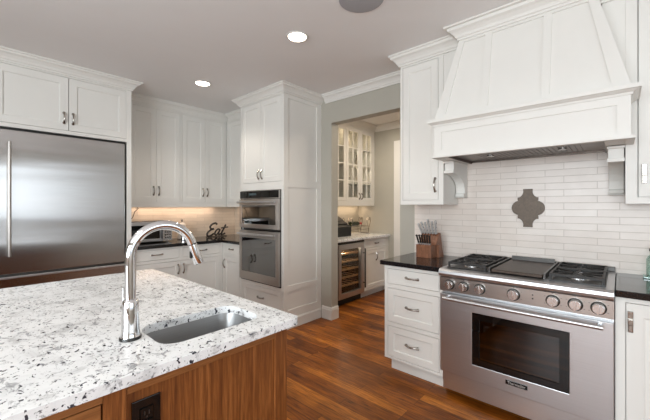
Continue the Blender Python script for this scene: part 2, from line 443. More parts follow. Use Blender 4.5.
# tiled splashbacks
bm = BM(); plate(bm, -1.487, XR, .88, 2.2, YR-.010, YR-.0005); struct('wall_backsplash', bm, 'tile')
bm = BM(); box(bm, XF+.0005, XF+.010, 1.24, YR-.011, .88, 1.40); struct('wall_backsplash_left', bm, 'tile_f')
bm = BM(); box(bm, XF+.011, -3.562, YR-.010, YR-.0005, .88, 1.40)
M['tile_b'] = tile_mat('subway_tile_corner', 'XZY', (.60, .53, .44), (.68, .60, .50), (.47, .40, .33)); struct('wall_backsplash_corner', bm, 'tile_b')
# crown moulding on bare wall, baseboards
bm = BM(); sweep(bm, [(-2.653, YR-.0005), (-1.54, YR-.0005)], crown_prof()); struct('trim_1', bm, 'trim')
bm = BM(); sweep(bm, [(PX0+.34, PY1-.0005), (-.003, PY1-.0005)], crown_prof()); struct('trim_2', bm, 'trim')
bp = [(0, .001), (.016, .001), (.016, .115), (.012, .125), (.012, .135), (.005, .150), (0, .150)]
bm = BM(); sweep(bm, [(-2.712, YR-.0005), (OX0+.0005, YR-.0005), (OX0+.0005, YR+.119)], bp); struct('baseboard_back', bm, 'trim')
bm = BM(); sweep(bm, [(-2.76, PY1-.0005), (-2.687, PY1-.0005)], bp); struct('baseboard_pantry', bm, 'trim')
# pantry doorway casing
bm = BM(); plate(bm, -2.69, -1.72, .0, 2.405, PY1-.02, PY1-.0005, [(-2.575, -1.80, 0, 2.325, None)])
dr = struct('door_1', bm, 'trim')
# recessed ceiling lamps and speaker
for k, (x, y, lb) in enumerate(((-1.89, 1.775, 'larger round recessed ceiling light, nearer the range hood'), (-3.37, 1.76, 'smaller round recessed ceiling light, nearer the fridge and wall cabinets'))):
    t = thing('recessed_light', lb, 'ceiling light', (x, y, H))
    bm = BM(); lathe(bm, [(.072, -.0005), (.082, -.0005), (.088, -.004), (.086, -.008), (.074, -.009), (.072, -.006)]); obj('trim_ring', bm, 'trim', t, smooth=True)
    bm = BM(); lathe(bm, [(.071, -.0005), (.071, -.006)]); obj('lens', bm, 'lamp', t)
t = thing('ceiling_speaker', 'round grey speaker grille set flush in the ceiling', 'speaker', (-1.24, 1.73, H))
bm = BM(); lathe(bm, [(.132, -.0005), (.145, -.0005), (.145, -.006), (.132, -.008)], n=40); obj('rim', bm, 'speaker', t, smooth=True)
bm = BM(); lathe(bm, [(.131, -.0005), (.131, -.006)], n=40); obj('grille', bm, 'speaker', t)

# ------------------------------------------------------------ refrigerator wall (fronts face +x)
R90 = PI/2
FX = -3.923; FY0, FY1 = .18, 1.235
def crownpart(root, path, side=1, h=.095, p=.08, m='cab', zt=H):
    bm = BM(); sweep(bm, path, crown_prof(zt, h, p)); return obj('crown_moulding', bm, m, root)
t = thing('refrigerator_cabinet', 'white tall surround and two-door cabinet above the steel refrigerator', 'cabinet', (FX, FY0-.06, 0), R90)
L = FY1-FY0+.06
Zf0, Zf1 = 2.048, 2.605
bm = BM()
plate(bm, 0, L, Zf0, Zf1+.09, 0, .022, [(.055, L-.05, 2.082, 2.590, None)])
box(bm, 0, L, .024, .70, Zf0, Zf1+.09)
box(bm, 0, .05, 0, .70, 0, Zf0)
obj('body', bm, 'cab', t)
bm = BM(); box(bm, L-.045, L, 0, .70, 0, Zf0); obj('side_panel', bm, 'cab', t)
dz = L-.05-.055
mid = .692-(FY0-.06)
for i, (a, b_) in enumerate(((.055, mid), (mid, L-.05))):
    bm = BM(); shaker(bm, a+G, b_-G/2, 2.082+G, 2.590-G, rail=.062); d = obj('door', bm, 'cab', t)
    handle(d, (b_-.035 if i == 0 else a+.035, 0, 2.20), .10)
bm = BM(); box(bm, 0, 0.001, 0, .001, 2.6, 2.601); bm.free()
crownpart(t, [(0, .0), (L, .0), (L, .70)], p=.085)
t = thing('refrigerator', 'large stainless steel built-in refrigerator with a bottom freezer drawer', 'refrigerator', (FX, FY0, 0), R90)
w_ = FY1-FY0-.045-.01
bm = BM(); box(bm, .0, w_, .03, .68, .02, 2.035); obj('body', bm, 'dgrey', t)
bm = BM(); plate(bm, .0, w_, .02, 2.042, .004, .03, [(.008, w_-.008, .06, 2.03, None)]); obj('frame', bm, 'black', t)
bm = BM(); plate(bm, .012, w_-.012, .775, 2.022, -.012, .028); d = obj('door', bm, 'fsteel', t, bevel=.004)
bm = BM(); tube(bm, [(.100, -.055, .93), (.100, -.055, 1.915)], .0125, 14)
for z in (.97, 1.87): tube(bm, [(.100, -.012, z), (.100, -.055, z)], .008, 10)
obj('handle', bm, 'osteel', d, smooth=True)
bm = BM(); plate(bm, .012, w_-.012, .14, .755, -.012, .028); d = obj('freezer_drawer', bm, 'fsteel', t, bevel=.004)
bm = BM(); box(bm, .012, w_-.012, -.030, -.013, .735, .753); obj('handle', bm, 'steel', d, bevel=.003)
bm = BM(); box(bm, .012, w_-.012, .0, .028, .03, .12)
obj('toe_grille', bm, 'dgrey', t)

# wall cabinets on the left wall
UX = -4.334; UD = UX-XF-.011
for k, (y0, y1, a0, a1, lb) in enumerate(((1.237, 1.962, 1.365, 1.948, 'white two-door wall cabinet right beside the refrigerator'),
                                      (1.962, 2.639, 1.975, 2.624, 'white two-door wall cabinet in the room corner, second from the refrigerator'))):
    t = thing('wall_cabinet', lb, 'cabinet', (UX, y0, 0), R90)
    if k == 0: a0 = 1.345
    carcass(t, y1-y0-.001, UD, 1.385, 2.615, [(a0-y0, a1-y0, 1.415, 2.585)])
    doors(t, a0-y0, a1-y0, 1.415, 2.585, 2, 1.555, .105)
    bm = BM(); box(bm, 0, y1-y0-.001, .0, .018, 1.352, 1.384); obj('light_rail', bm, 'cab', t)
    bm = BM(); plate(bm, 0, y1-y0-.001, 2.616, 2.698, 0, .02); obj('frieze', bm, 'cab', t)
    crownpart(t, [(0 if k else .06, -.0005), (y1-y0-.001, -.0005)])
# corner cabinet facing the island
t = thing('wall_cabinet', 'narrow white wall cabinet between the corner and the oven tower', 'cabinet', (-4.332, 2.641, 0), 0)
w_ = 4.332-3.562
carcass(t, w_, .315, 1.385, 2.615, [(.03, w_-.03, 1.415, 2.585)])
doors(t, .03, w_-.03, 1.415, 2.585, 1, None)
bm = BM(); box(bm, 0, w_, .0, .018, 1.352, 1.384); obj('light_rail', bm, 'cab', t)
bm = BM(); plate(bm, 0, w_, 2.616, 2.698, 0, .02); obj('frieze', bm, 'cab', t)
crownpart(t, [(.08, -.0005), (w_-.082, -.0005)])
# base cabinets, left wall
BX = -3.992
t = thing('base_cabinet', 'white base cabinet with two drawers over two doors beside the refrigerator', 'cabinet', (BX, 1.237, 0), R90)
w_ = 2.363-1.237
ops = [(.035, .545, .735, .855), (.59, w_-.03, .735, .855), (.035, w_-.03, .14, .70)]
carcass(t, w_, .60, 0, .873, ops, toe=.11)
drawer(t, *ops[0], flat=True); drawer(t, *ops[1], flat=True)
doors(t, *ops[2], 2, .60, .11)
t = thing('base_cabinet', 'white corner base cabinet with a drawer beside the oven tower', 'cabinet', (-3.990, 2.365, 0), 0)
w_ = 3.990-3.562
ops = [(.035, w_-.03, .735, .855), (.035, w_-.03, .14, .70)]
carcass(t, w_, .585, 0, .873, ops, toe=.11)
drawer(t, *ops[0], flat=True, hL=.10); doors(t, ops[1][0], ops[1][1], .14, .70, 1, .60, hx=.06)
bm = BM(); prism(bm, [(XF+.011, 1.238), (BX+.025, 1.238), (BX+.025, 2.340), (-3.562, 2.340), (-3.562, YR-.011), (XF+.011, YR-.011)], .876, .914, 'XY')
tag(obj('worktop', bm, 'blackg', bevel=.004), 'L-shaped glossy black stone worktop in the corner by the oven tower', 'countertop')

# ------------------------------------------------------------ oven tower
TX0, TX1, TY = -3.558, -2.733, 2.365
t = thing('oven_cabinet', 'tall white tower cabinet holding the double wall oven', 'cabinet', (TX0, TY, 0), 0)
W = TX1-TX0; D = YR-TY-.001
bm = BM()
plate(bm, 0, W-.021, .115, H-.002, 0, .022, [(.035, W-.042, 1.640, 2.595, None), (.028, W-.042, .455, 1.552, None), (.035, W-.042, .15, .415, None)])
box(bm, 0, W-.021, .024, D, 1.56, H-.002); box(bm, 0, W-.021, .024, D, .115, .447)
box(bm, 0, .02, .024, D, .447, 1.56); box(bm, W-.041, W-.021, .024, D, .447, 1.56); box(bm, 0, W-.021, D-.02, D, .447, 1.56)
box(bm, .0, W-.021, .07, D, 0, .115)
obj('body', bm, 'cab', t)
bm = BM(); plate(bm, 0, D, .0, H-.002, 0, .020, [(.065, D-.075, .205, .415, .010), (.065, D-.075, .475, 1.575, .010), (.065, D-.075, 1.66, 2.56, .010)])
bm.transform(Matrix.Translation((W, 0, 0)) @ Matrix.Rotation(R90, 4, 'Z')); obj('side_panel', bm, 'cab', t)
bm = BM(); sweep(bm, [(W+.0005, .0), (W+.0005, D-.02)], [(0, .001), (.014, .001), (.014, .10), (.006, .115), (0, .115)])
obj('base_moulding', bm, 'cab', t)
doors(t, .035, W-.042, 1.640, 2.595, 2, 1.735, .105, hm='pewter')
drawer(t, .035, W-.042, .15, .415, hL=.12)
crownpart(t, [(0, .27), (0, 0), (W, 0), (W, D)])
# double oven
OW = .765
t = thing('wall_oven', 'stainless steel double wall oven built into the white tower cabinet', 'oven', (TX0+.024, TY-.004, 0), 0)
OW = W-.021-.045
bm = BM(); box(bm, .008, OW-.008, .03, .52, .465, .472); box(bm, .008, OW-.008, .03, .52, 1.532, 1.54)
box(bm, .008, .02, .03, .52, .472, 1.532); box(bm, OW-.02, OW-.008, .03, .52, .472, 1.532); box(bm, .02, OW-.02, .50, .52, .472, 1.532); box(bm, .02, OW-.02, .03, .5, 1.08, 1.10)
obj('cavity', bm, 'dgrey', t)
bm = BM(); plate(bm, -.001, OW+.001, .458, 1.549, -.006, .003, [(.006, OW-.006, .47, 1.545, None)]); obj('frame', bm, 'black', t)
bm = BM(); plate(bm, .004, OW-.004, 1.452, 1.544, -.024, .0); cp = obj('control_panel', bm, 'osteel', t)
bm = BM(); box(bm, .010, OW-.010, -.0262, -.0243, 1.458, 1.540); obj('touch_glass', bm, 'glossblack', cp)
bm = BM(); box(bm, .20, .34, -.0272, -.0264, 1.492, 1.516); obj('display', bm, 'display', cp)
def oven_door(z0, z1, wz0, wz1, hz, side=.085):
    bm = BM(); plate(bm, .004, OW-.004, z0, z1, -.034, .0, [(side, OW-side, wz0, wz1, None)]); d = obj('door', bm, 'osteel', t, bevel=.002)
    bm = BM(); plate(bm, side+.001, OW-side-.001, wz0+.001, wz1-.001, -.030, -.022); obj('window_glass', bm, 'wallovenglass', d)
    bm = BM(); plate(bm, side+.001, OW-side-.001, wz0+.001, wz1-.001, -.020, -.006, [(side+.035, OW-side-.035, wz0+.03, wz1-.03, None)]); obj('window_mask', bm, 'black', d)
    bm = BM(); tube(bm, [(.03, -.080, hz), (OW-.03, -.080, hz)], .013, 14)
    for x in (.07, OW-.07): box(bm, x-.012, x+.012, -.078, -.033, hz-.009, hz+.009)
    obj('handle', bm, 'steel', d, smooth=True)
oven_door(1.102, 1.446, 1.150, 1.372, 1.408, .055)
oven_door(.475, 1.072, .570, .985, 1.034, .055)
for z in (.68, .82, 1.22):
    bm = BM()
    for i in range(12): tube(bm, [(.03+(OW-.06)*i/11, .05, z), (.03+(OW-.06)*i/11, .48, z)], .0025, 6)
    tube(bm, [(.022, .05, z), (OW-.022, .05, z)], .003, 6); tube(bm, [(.022, .48, z), (OW-.022, .48, z)], .003, 6)
    obj('rack', bm, 'nickel', t)

# ------------------------------------------------------------ base cabinet, left of the range
XC, XR0, XR1 = -1.457, -.961, -.020
YB = 2.365
t = thing('base_cabinet', 'white three-drawer base cabinet left of the range', 'cabinet', (XC, YB, 0), 0)
w_ = XR0-XC-.002
ops = [(.028, w_-.028, .725, .850), (.028, w_-.028, .412, .690), (.028, w_-.028, .128, .380)]
carcass(t, w_, .60, 0, .875, ops, toe=.11, toex=(.025, 0))
drawer(t, *ops[0], flat=True, hL=.105); drawer(t, *ops[1], hL=.105); drawer(t, *ops[2], hL=.105)
bm = BM(); box(bm, XC-.028, XR0-.002, YB-.032, YR-.011, .878, .914)
tag(obj('worktop', bm, 'blackg', bevel=.004), 'small black stone worktop under the knife block', 'countertop')
# right of the range
t = thing('base_cabinet', 'white base cabinet with a latched door right of the range', 'cabinet', (XR1+.002, YB, 0), 0)
ops = [(.040, .52, .13, .85)]
carcass(t, .90, .60, 0, .875, ops, toe=.11)
bm = BM(); shaker(bm, .040+G, .52-G, .13+G, .85-G, rail=.066)
# fine vertical beads of the panel
for i in range(6):
    x = .040+G+.066+.03+i*.05
    box(bm, x, x+.003, .0065, .010, .13+.08, .85-.08)
d = obj('door', bm, 'cab', t)
def latch(parent, x, z, y=0):
    bm = BM(); box(bm, x-.011, x+.011, y-.004, y-.0003, z-.056, z+.056); box(bm, x-.011, x+.011, y-.012, y-.004, z+.022, z+.056)
    box(bm, x-.010, x+.010, y-.026, y-.004, z-.012, z+.014); box(bm, x-.008, x+.008, y-.016, y-.004, z-.052, z-.014)
    obj('latch', bm, 'pewter', parent, bevel=.002)
latch(d, .060, .750)
bm = BM(); box(bm, XR1+.002, .92, YB-.032, YR-.011, .878, .914)
tag(obj('worktop', bm, 'blackg', bevel=.004), 'black stone worktop right of the range', 'countertop')

# ------------------------------------------------------------ wall cabinets by the hood
YU = 2.629
t = thing('wall_cabinet', 'tall white single-door wall cabinet left of the range hood', 'cabinet', (XC, YU, 0), 0)
w_ = 1.457-1.068
carcass(t, w_, YR-YU-.011, 1.375, 2.615, [(.022, .347, 1.412, 2.585)])
doors(t, .022, .347, 1.412, 2.585, 1, 1.538, .11, hx=.320)
bm = BM(); plate(bm, 0, w_, 2.616, 2.698, 0, .30); obj('frieze', bm, 'cab', t)
crownpart(t, [(0, YR-YU-.011), (0, 0), (w_+.15, 0)], h=.10)
t = thing('wall_cabinet', 'white wall cabinet with a latched door right of the range hood', 'cabinet', (.025, YU, 0), 0)
carcass(t, .90, YR-YU-.011, 1.375, 2.698, [(.050, .50, 1.412, 2.60)])
bm = BM(); shaker(bm, .050+.007, .50-G, 1.412+G, 2.60-G, rail=.075); d = obj('door', bm, 'cab', t)
latch(d, .080, 1.547)
crownpart(t, [(-.15, -.0005), (.90, -.0005)], h=.10)

# ------------------------------------------------------------ range hood
HC = -.497; HB = .560; HT = .396; SH = -.018
t = thing('range_hood', 'large white panelled wooden range hood above the range', 'range hood', (HC, YR, 0), 0)
yF = 2.372-YR      # front plane at the ledge
yT = 2.505-YR      # front plane at the crown
ZB, ZL, ZT = 1.722, 1.985, 2.615
st = .175; hw = .022
def slope(co):
    k = (co.z-ZL)/(ZT-ZL); half = HB-.012 + (HT-(HB-.012))*k
    x = co.x; s = 1 if x > 0 else -1; a = abs(x)
    lim = st+hw+s*SH
    if a > lim: a = lim + (a-lim)*(half-lim)/(HB-.012-lim)
    y = co.y + yF+.012 + (yT-yF-.012)*k
    return Vector((s*a, y, co.z))
bm = BM()
recs = [(-HB+.012+.075, SH-st-hw, ZL+.06, ZT-.035, .009), (SH-st+hw, SH+st-hw, ZL+.06, ZT-.035, .009), (SH+st+hw, HB-.012-.075, ZL+.06, ZT-.035, .009)]
plate(bm, -HB+.012, HB-.012, ZL, ZT, 0, .02, recs, slope)
obj('front_panel', bm, 'cab', t)
bm = BM(); yw = -.0115
lo = [(-HB+.012, yF+.034), (HB-.012, yF+.034), (HB-.012, yw), (-HB+.012, yw)]; hi = [(-HT, yT+.022), (HT, yT+.022), (HT, yw), (-HT, yw)]
a = [bm.verts.new((x, y, ZL)) for x, y in lo]; b_ = [bm.verts.new((x, y, ZT)) for x, y in hi]
bm.faces.new(a[::-1]); bm.faces.new(b_)
for k in range(4): bm.faces.new((a[k], a[(k+1) % 4], b_[(k+1) % 4], b_[k]))
box(bm, -HT, HT, yT+.001, yw, ZT+.0, H-.002)
obj('chimney_body', bm, 'cab', t)
for a_, b2 in ((-1.0665-HC, -HT-.02), (HT+.02, .0245-HC)):
    bm = BM(); box(bm, a_, b2, YU-YR+.001, YU-YR+.019, ZL-.20, H-.002); obj('filler_panel', bm, 'cab', t)
# apron box with a recessed front panel, hollow below
bm = BM(); plate(bm, -HB+.018, HB-.018, ZB+.016, ZL-.03, yF+.012, yF+.034, [(-HB+.075, HB-.075, ZB+.055, ZL-.075, .008)])
for s in (-1, 1): box(bm, *sorted((s*(HB-.018), s*(HB-.040))), yF+.034, -.35, ZB+.016, ZL-.03)
obj('apron', bm, 'cab', t)
bm = BM(); pr = [(0, ZL-.030), (.006, ZL-.030), (.010, ZL-.018), (.022, ZL-.012), (.030, ZL-.006), (.040, ZL-.004), (.040, ZL+.018), (0, ZL+.018)]
bm2 = bm; sweep(bm, [(-HB+.018, -.345), (-HB+.018, yF+.012), (HB-.018, yF+.012), (HB-.018, -.345)], pr); obj('ledge_moulding', bm, 'cab', t)
bm = BM(); sweep(bm, [(-HB+.018, -.345), (-HB+.018, yF+.012), (HB-.018, yF+.012), (HB-.018, -.345)], [(-.022, ZB), (.016, ZB), (.016, ZB+.015), (-.022, ZB+.015)]); obj('lower_moulding', bm, 'cab', t)
bm = BM(); sweep(bm, [(-HT, yT+.26), (-HT, yT), (HT, yT), (HT, yT+.26)], crown_prof(H, .10, .09)); obj('crown_moulding', bm, 'cab', t)
# steel liner
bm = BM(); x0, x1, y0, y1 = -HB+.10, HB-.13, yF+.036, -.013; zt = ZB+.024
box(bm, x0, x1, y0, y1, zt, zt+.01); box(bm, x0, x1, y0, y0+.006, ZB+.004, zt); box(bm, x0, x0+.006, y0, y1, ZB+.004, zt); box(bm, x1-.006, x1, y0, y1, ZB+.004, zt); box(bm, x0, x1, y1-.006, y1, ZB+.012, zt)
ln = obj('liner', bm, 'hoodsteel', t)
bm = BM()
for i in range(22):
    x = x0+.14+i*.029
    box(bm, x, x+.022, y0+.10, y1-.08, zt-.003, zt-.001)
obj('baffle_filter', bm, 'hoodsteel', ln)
for x in (-.225, .215):
    bm = BM(); lathe(bm, [(.024, zt-.012), (.024, zt-.0005)], (x, -.31, 0)); obj('lamp', bm, 'nickel', ln)
for s in (-1, 1):
    bm = BM(); box(bm, *sorted((s*(HB-.040), x0-.001 if s < 0 else x1+.001)), yF+.036, -.013, ZB+.004, ZB+.02)
    obj('soffit', bm, 'cab', t)
# carved brackets
for x0, x1 in ((-1.066-HC, -.985-HC), (-.058-HC, .0235-HC)):
    pts = [(-.0115, 1.44), (-.085, 1.44)]
    for i in range(7): a = -PI/2 + PI*i/6; pts.append((-.085-.014*math.cos(a), 1.456+.016*math.sin(a)))
    pts += [(-.075, 1.472), (-.078, 1.50)]
    for i in range(1, 9):
        q = i/8*PI/2; pts.append((-.078-.235*(1-math.cos(q)), 1.50+.125*math.sin(q)))
    pts += [(-.335, 1.63), (-.335, 1.645), (-.325, 1.65), (-.325, 1.7225), (-.0115, 1.7225)]
    bm = BM(); prism(bm, pts, x0+.004, x1-.004, 'YZ'); c = obj('bracket', bm, 'cab', t, bevel=.002)
    bm = BM(); box(bm, x0, x1, -.345, -.0115, 1.7085, 1.7215)
    obj('bracket_cap', bm, 'cab', c)
    bm = BM(); box(bm, x0+.001, x1-.001, -.343, -.3355, 1.628, 1.648); obj('bracket_bead', bm, 'cab', c)
    bm = BM(); box(bm, x0, x1, -.104, -.0115, 1.436, 1.4395); obj('bracket_foot', bm, 'cab', c)

# ------------------------------------------------------------ range
t = thing('range', 'stainless steel professional gas range with griddle and seven knobs', 'range', (XR0, 2.30, 0), 0)
W = XR1-XR0
bm = BM(); box(bm, .002, W-.002, .05, .645, .10, .895)
obj('body', bm, 'steel', t)
bm = BM(); box(bm, .004, W-.004, .16, .60, .001, .099); obj('toe_base', bm, 'toeblack', t)
bm = BM(); box(bm, .004, W-.004, .052, .066, .045, .183); obj('kick_panel', bm, 'steel', t)
bm = BM(); plate(bm, .003, W-.003, .190, .742, 0, .048, [(.222, .748, .298, .645, .028)]); d = obj('oven_door', bm, 'steel', t, bevel=.003)
bm = BM(); plate(bm, .222, .748, .298, .645, -.001, .022, [(.268, .702, .340, .602, None)]); obj('window_frame', bm, 'glossblack', d)
bm = BM(); box(bm, .268, .702, .004, .010, .340, .602); obj('window_glass', bm, 'ovenglass', d)
bm = BM()
for z in (.40, .47, .54):
    tube(bm, [(.268, .016, z), (.702, .016, z)], .0022, 6)
obj('oven_rack', bm, 'griddle', d)
bm = BM(); tube(bm, [(.045, -.052, .722), (W-.045, -.052, .722)], .0125, 16)
obj('handle', bm, 'steel', d, smooth=True)
bm = BM()
for x in (.06, W-.06): tube(bm, [(x, .0, .722), (x, -.052, .722)], .011, 12)
obj('handle_bracket', bm, 'steel', d, smooth=True)
bm = BM(); box(bm, .425, .545, -.004, .0005, .243, .269); np_ = obj('name_plate', bm, 'glossblack', d)
def text_mesh(s, size, ext=.0005, shear=0, m='label', parent=None, name='lettering', mtx=None, offset=0):
    cu = bpy.data.curves.new(name, 'FONT'); cu.body = s; cu.size = size; cu.extrude = ext; cu.align_x = 'CENTER'; cu.align_y = 'CENTER'; cu.shear = shear; cu.offset = offset
    o = bpy.data.objects.new('tmp', cu); C.objects.link(o)
    dg = bpy.context.evaluated_depsgraph_get(); me = bpy.data.meshes.new_from_object(o.evaluated_get(dg)); bpy.data.objects.remove(o)
    bm = BM(); bm.from_mesh(me); bpy.data.meshes.remove(me)
    bm.transform(mtx @ Matrix.Rotation(R90, 4, 'X')); return obj(name, bm, m, parent)
text_mesh('Thermador', .021, parent=np_, mtx=Matrix.Translation((.485, -.0045, .256)))
bm = BM(); prism(bm, [(.048, .755), (.0, .762), (-.002, .858), (.048, .862)], .002, W-.002, 'YZ'); cp = obj('control_panel', bm, 'osteel', t)
bm = BM()
pr = [(.05, .864), (-.012, .864), (-.024, .872), (-.028, .888), (-.024, .905), (-.010, .918), (.06, .921), (.64, .921), (.64, .896), (.05, .896)]
prism(bm, pr, .001, W-.001, 'YZ'); obj('cooktop', bm, 'steel', t, bevel=.002)
for kx, big in ((.072, 0), (.168, 0), (.272, 0), (.470, 1), (.672, 0), (.776, 0), (.876, 0)):
    bm = BM(); r = .031 if big else .029; z = .812
    lathe(bm, [(r+.006, .0), (r+.006, -.006), (r+.002, -.010), (r+.002, .0)], (kx, -.0015, z), 28, 'Y')
    obj('knob_bezel', bm, 'dgrey', cp, smooth=True)
    bm = BM(); lathe(bm, [(r, -.010), (r, -.024), (r-.003, -.030), (.0005, -.030)], (kx, -.001, z), 28, 'Y')
    box(bm, kx-.0055, kx+.0055, -.044, -.028, z-r+.003, z+r-.003)
    obj('knob', bm, 'knobsteel', t, smooth=True, bevel=.001)
    bm = BM()
    for q in range(5):
        a = math.radians(-30+60*q); box(bm, kx+math.cos(a)*(r+.017)-.0035, kx+math.cos(a)*(r+.017)+.0035, -.0025, -.0005, z+math.sin(a)*(r+.013)-.001, z+math.sin(a)*(r+.013)+.001)
    obj('dial_marks', bm, 'dgrey', cp)
bm = BM()
for z in (.828, .806): lathe(bm, [(.0045, -.004), (.0045, .0)], (.572, -.001, z), 12, 'Y')
obj('indicator_light', bm, 'black', cp)
# cooktop: burner wells, grates, griddle
def burner_set(x0, x1):
    bm = BM(); box(bm, x0, x1, .045, .60, .9215, .926); obj('burner_pan', bm, 'black', t)
    for yc in (.185, .46):
        xc = (x0+x1)/2
        bm = BM(); lathe(bm, [(.058, .9262), (.056, .934), (.040, .938)], (xc, yc, 0), 24); bu = obj('burner', bm, 'knobsteel', t, smooth=True)
        bm = BM(); lathe(bm, [(.034, .9385), (.034, .946), (.001, .948)], (xc, yc, 0), 24); obj('burner_cap', bm, 'iron', bu, smooth=True)
        bm = BM(); y0, y1 = yc-.132, yc+.132; z0, z1 = .948, .962; a, b_ = x0+.006, x1-.006
        for (p, q) in ((a, a+.012), (b_-.012, b_)): box(bm, p, q, y0, y1, z0, z1)
        for (p, q) in ((y0, y0+.012), (y1-.012, y1)): box(bm, a+.012, b_-.012, p, q, z0, z1)
        for (dx, dy) in ((1, 0), (-1, 0), (0, 1), (0, -1), (.8, .8), (-.8, .8), (.8, -.8), (-.8, -.8)):
            ex = (b_-a)/2-.008; ey = .126; n_ = max(abs(dx), abs(dy))
            tube(bm, [(xc+dx*.030, yc+dy*.030, z1-.004), (xc+dx/n_*ex, yc+dy/n_*ey, z1-.004)], [.0045, .006], 6)
        for px_ in (a+.006, b_-.006):
            for py_ in (y0+.006, y1-.006): box(bm, px_-.006, px_+.006, py_-.006, py_+.006, .926, z0)
        obj('grate', bm, 'iron', t)
burner_set(.035, .300); burner_set(W-.300, W-.035)
bm = BM(); box(bm, .328, W-.328, .050, .600, .9265, .945); obj('griddle', bm, 'griddle', t, bevel=.003)
bm = BM(); box(bm, .332, W-.332, .590, .596, .9455, .975); obj('griddle_lip', bm, 'dgrey', t)
bm = BM(); box(bm, .312, .322, .045, .60, .9215, .955); obj('griddle_rail', bm, 'dgrey', t)
bm = BM(); box(bm, W-.322, W-.312, .045, .60, .9215, .955)
obj('griddle_rail', bm, 'dgrey', t)
bm = BM(); box(bm, .002, W-.002, .62, .655, .9215, .952); obj('rear_guard', bm, 'dgrey', t, bevel=.003)

# ------------------------------------------------------------ plaque, knife block, bottle
t = thing('wall_plaque', 'dark brown quatrefoil plaque mounted on the tiled wall above the range', 'plaque', (-.532, YR-.0105, 1.347), 0)
pts = []
def arc(cx, cz, r, a0, a1, n=10): return [(cx+r*math.cos(math.radians(a0+(a1-a0)*i/n)), cz+r*math.sin(math.radians(a0+(a1-a0)*i/n))) for i in range(n+1)]
q = [(.030, .148)] + arc(.083, .130, .053, 166, 243, 8) + [(.069, .083), (.069, .064), (.066, .056)] + arc(.054, .0, .057, 72, 0, 9)
right = q + [(x, -z) for x, z in q[::-1][1:]]
pts = right + [(-x, -z) for x, z in right]
bm = BM(); prism(bm, pts, -.012, 0, 'XZ'); obj('plate', bm, 'plaque', t)
bm = BM(); prism(bm, [(x*.82, z*.82) for x, z in pts], -.0145, -.012, 'XZ'); obj('raised_centre', bm, 'plaque', t)

kb = Matrix.Translation((-1.335, 2.685, .9145)) @ Matrix.Rotation(math.radians(-4), 4, 'Z')
t = thing('knife_block', 'slanted reddish wooden knife block on the small black worktop', 'knife block', (-1.335, 2.685, .9145), math.radians(-4))
bm = BM(); prism(bm, [(0, 0), (.105, 0), (.105, .112), (0, .112)], 0, .125, 'YZ'); obj('front_box', bm, 'block', t, bevel=.002)
bm = BM(); prism(bm, [(.1055, 0), (.185, 0), (.125, .215), (.095, .205), (.045, .1125), (.1055, .1125)], .0, .165, 'YZ'); obj('slanted_block', bm, 'block', t, bevel=.002)
bm = BM(); prism(bm, [(0, 0), (.105, 0), (.105, .112), (.0, .112)], .126, .140, 'YZ'); obj('side_panel', bm, 'block', t, bevel=.002)
def knife(x, y, z, L, lean, tall, i):
    c = kb @ Vector((x, y, z))
    k = thing('kitchen_knife', 'x', 'knife', tuple(c), math.radians(-4))
    k.rotation_euler = (math.radians(lean), math.radians((-16+4.5*i) if tall else (-10+3*i)), math.radians(-4))
    r = .0105 if tall else .0075
    bm = BM(); q = .0062 if tall else .0048; box(bm, -q, q, -r, r, .012, L); lathe(bm, [(.0005, L-.004), (.010, L), (.0105, L+.006), (.006, L+.011), (.0005, L+.012)], n=10)
    obj('handle', bm, 'satin' if tall else 'black', k, bevel=.002)
    bm = BM(); box(bm, -.007, .007, -r-.002, r+.002, .002, .0118); obj('bolster', bm, 'satin', k)
    bm = BM(); box(bm, -.001, .001, -.007, .007, -.06, .002); obj('blade', bm, 'nickel', k)
    if tall:
        bm = BM()
        for z_ in (.03, L*.55, L-.015): box(bm, -.0068, .0068, -.004, .004, z_-.003, z_+.003)
        obj('rivet', bm, 'black', k)
    return k
ordn = ['leftmost', 'second from left', 'third from left', 'fourth from left', 'fifth from left', 'rightmost']
for i in range(6):
    k = knife(.012+i*.0205, .030, .114, .075, 14, False, i)
    k['label'] = 'short black-handled steak knife, %s in the front row of the block' % ordn[i]; k['group'] = 'black-handled knives in the front of the block'
for i in range(6):
    yb_ = .088; zb_ = .205
    k = knife(.012+i*.0262, yb_, zb_, (.085, .10, .095, .125, .105, .115)[i], 17, True, i)
    k['label'] = 'tall steel-handled kitchen knife, %s in the rear row of the block' % ordn[i]; k['group'] = 'steel-handled knives in the rear of the block'

t = thing('oil_bottle', 'green glass bottle with a dark pourer on the right-hand black worktop', 'bottle', (.150, 2.86, .9155), 0)
bm = BM(); box(bm, -.042, .042, -.042, .042, .0, .012); obj('base', bm, 'greenglass', t, bevel=.003)
bm = BM(); lathe(bm, [(.026, .013), (.028, .02), (.028, .115), (.020, .135), (.011, .145), (.011, .165)], n=20); obj('glass_body', bm, 'clearbottle', t, smooth=True)
bm = BM(); lathe(bm, [(.013, .1655), (.015, .170), (.013, .184), (.004, .188), (.003, .206), (.0015, .208)], n=14); obj('pourer', bm, 'black', t, smooth=True)

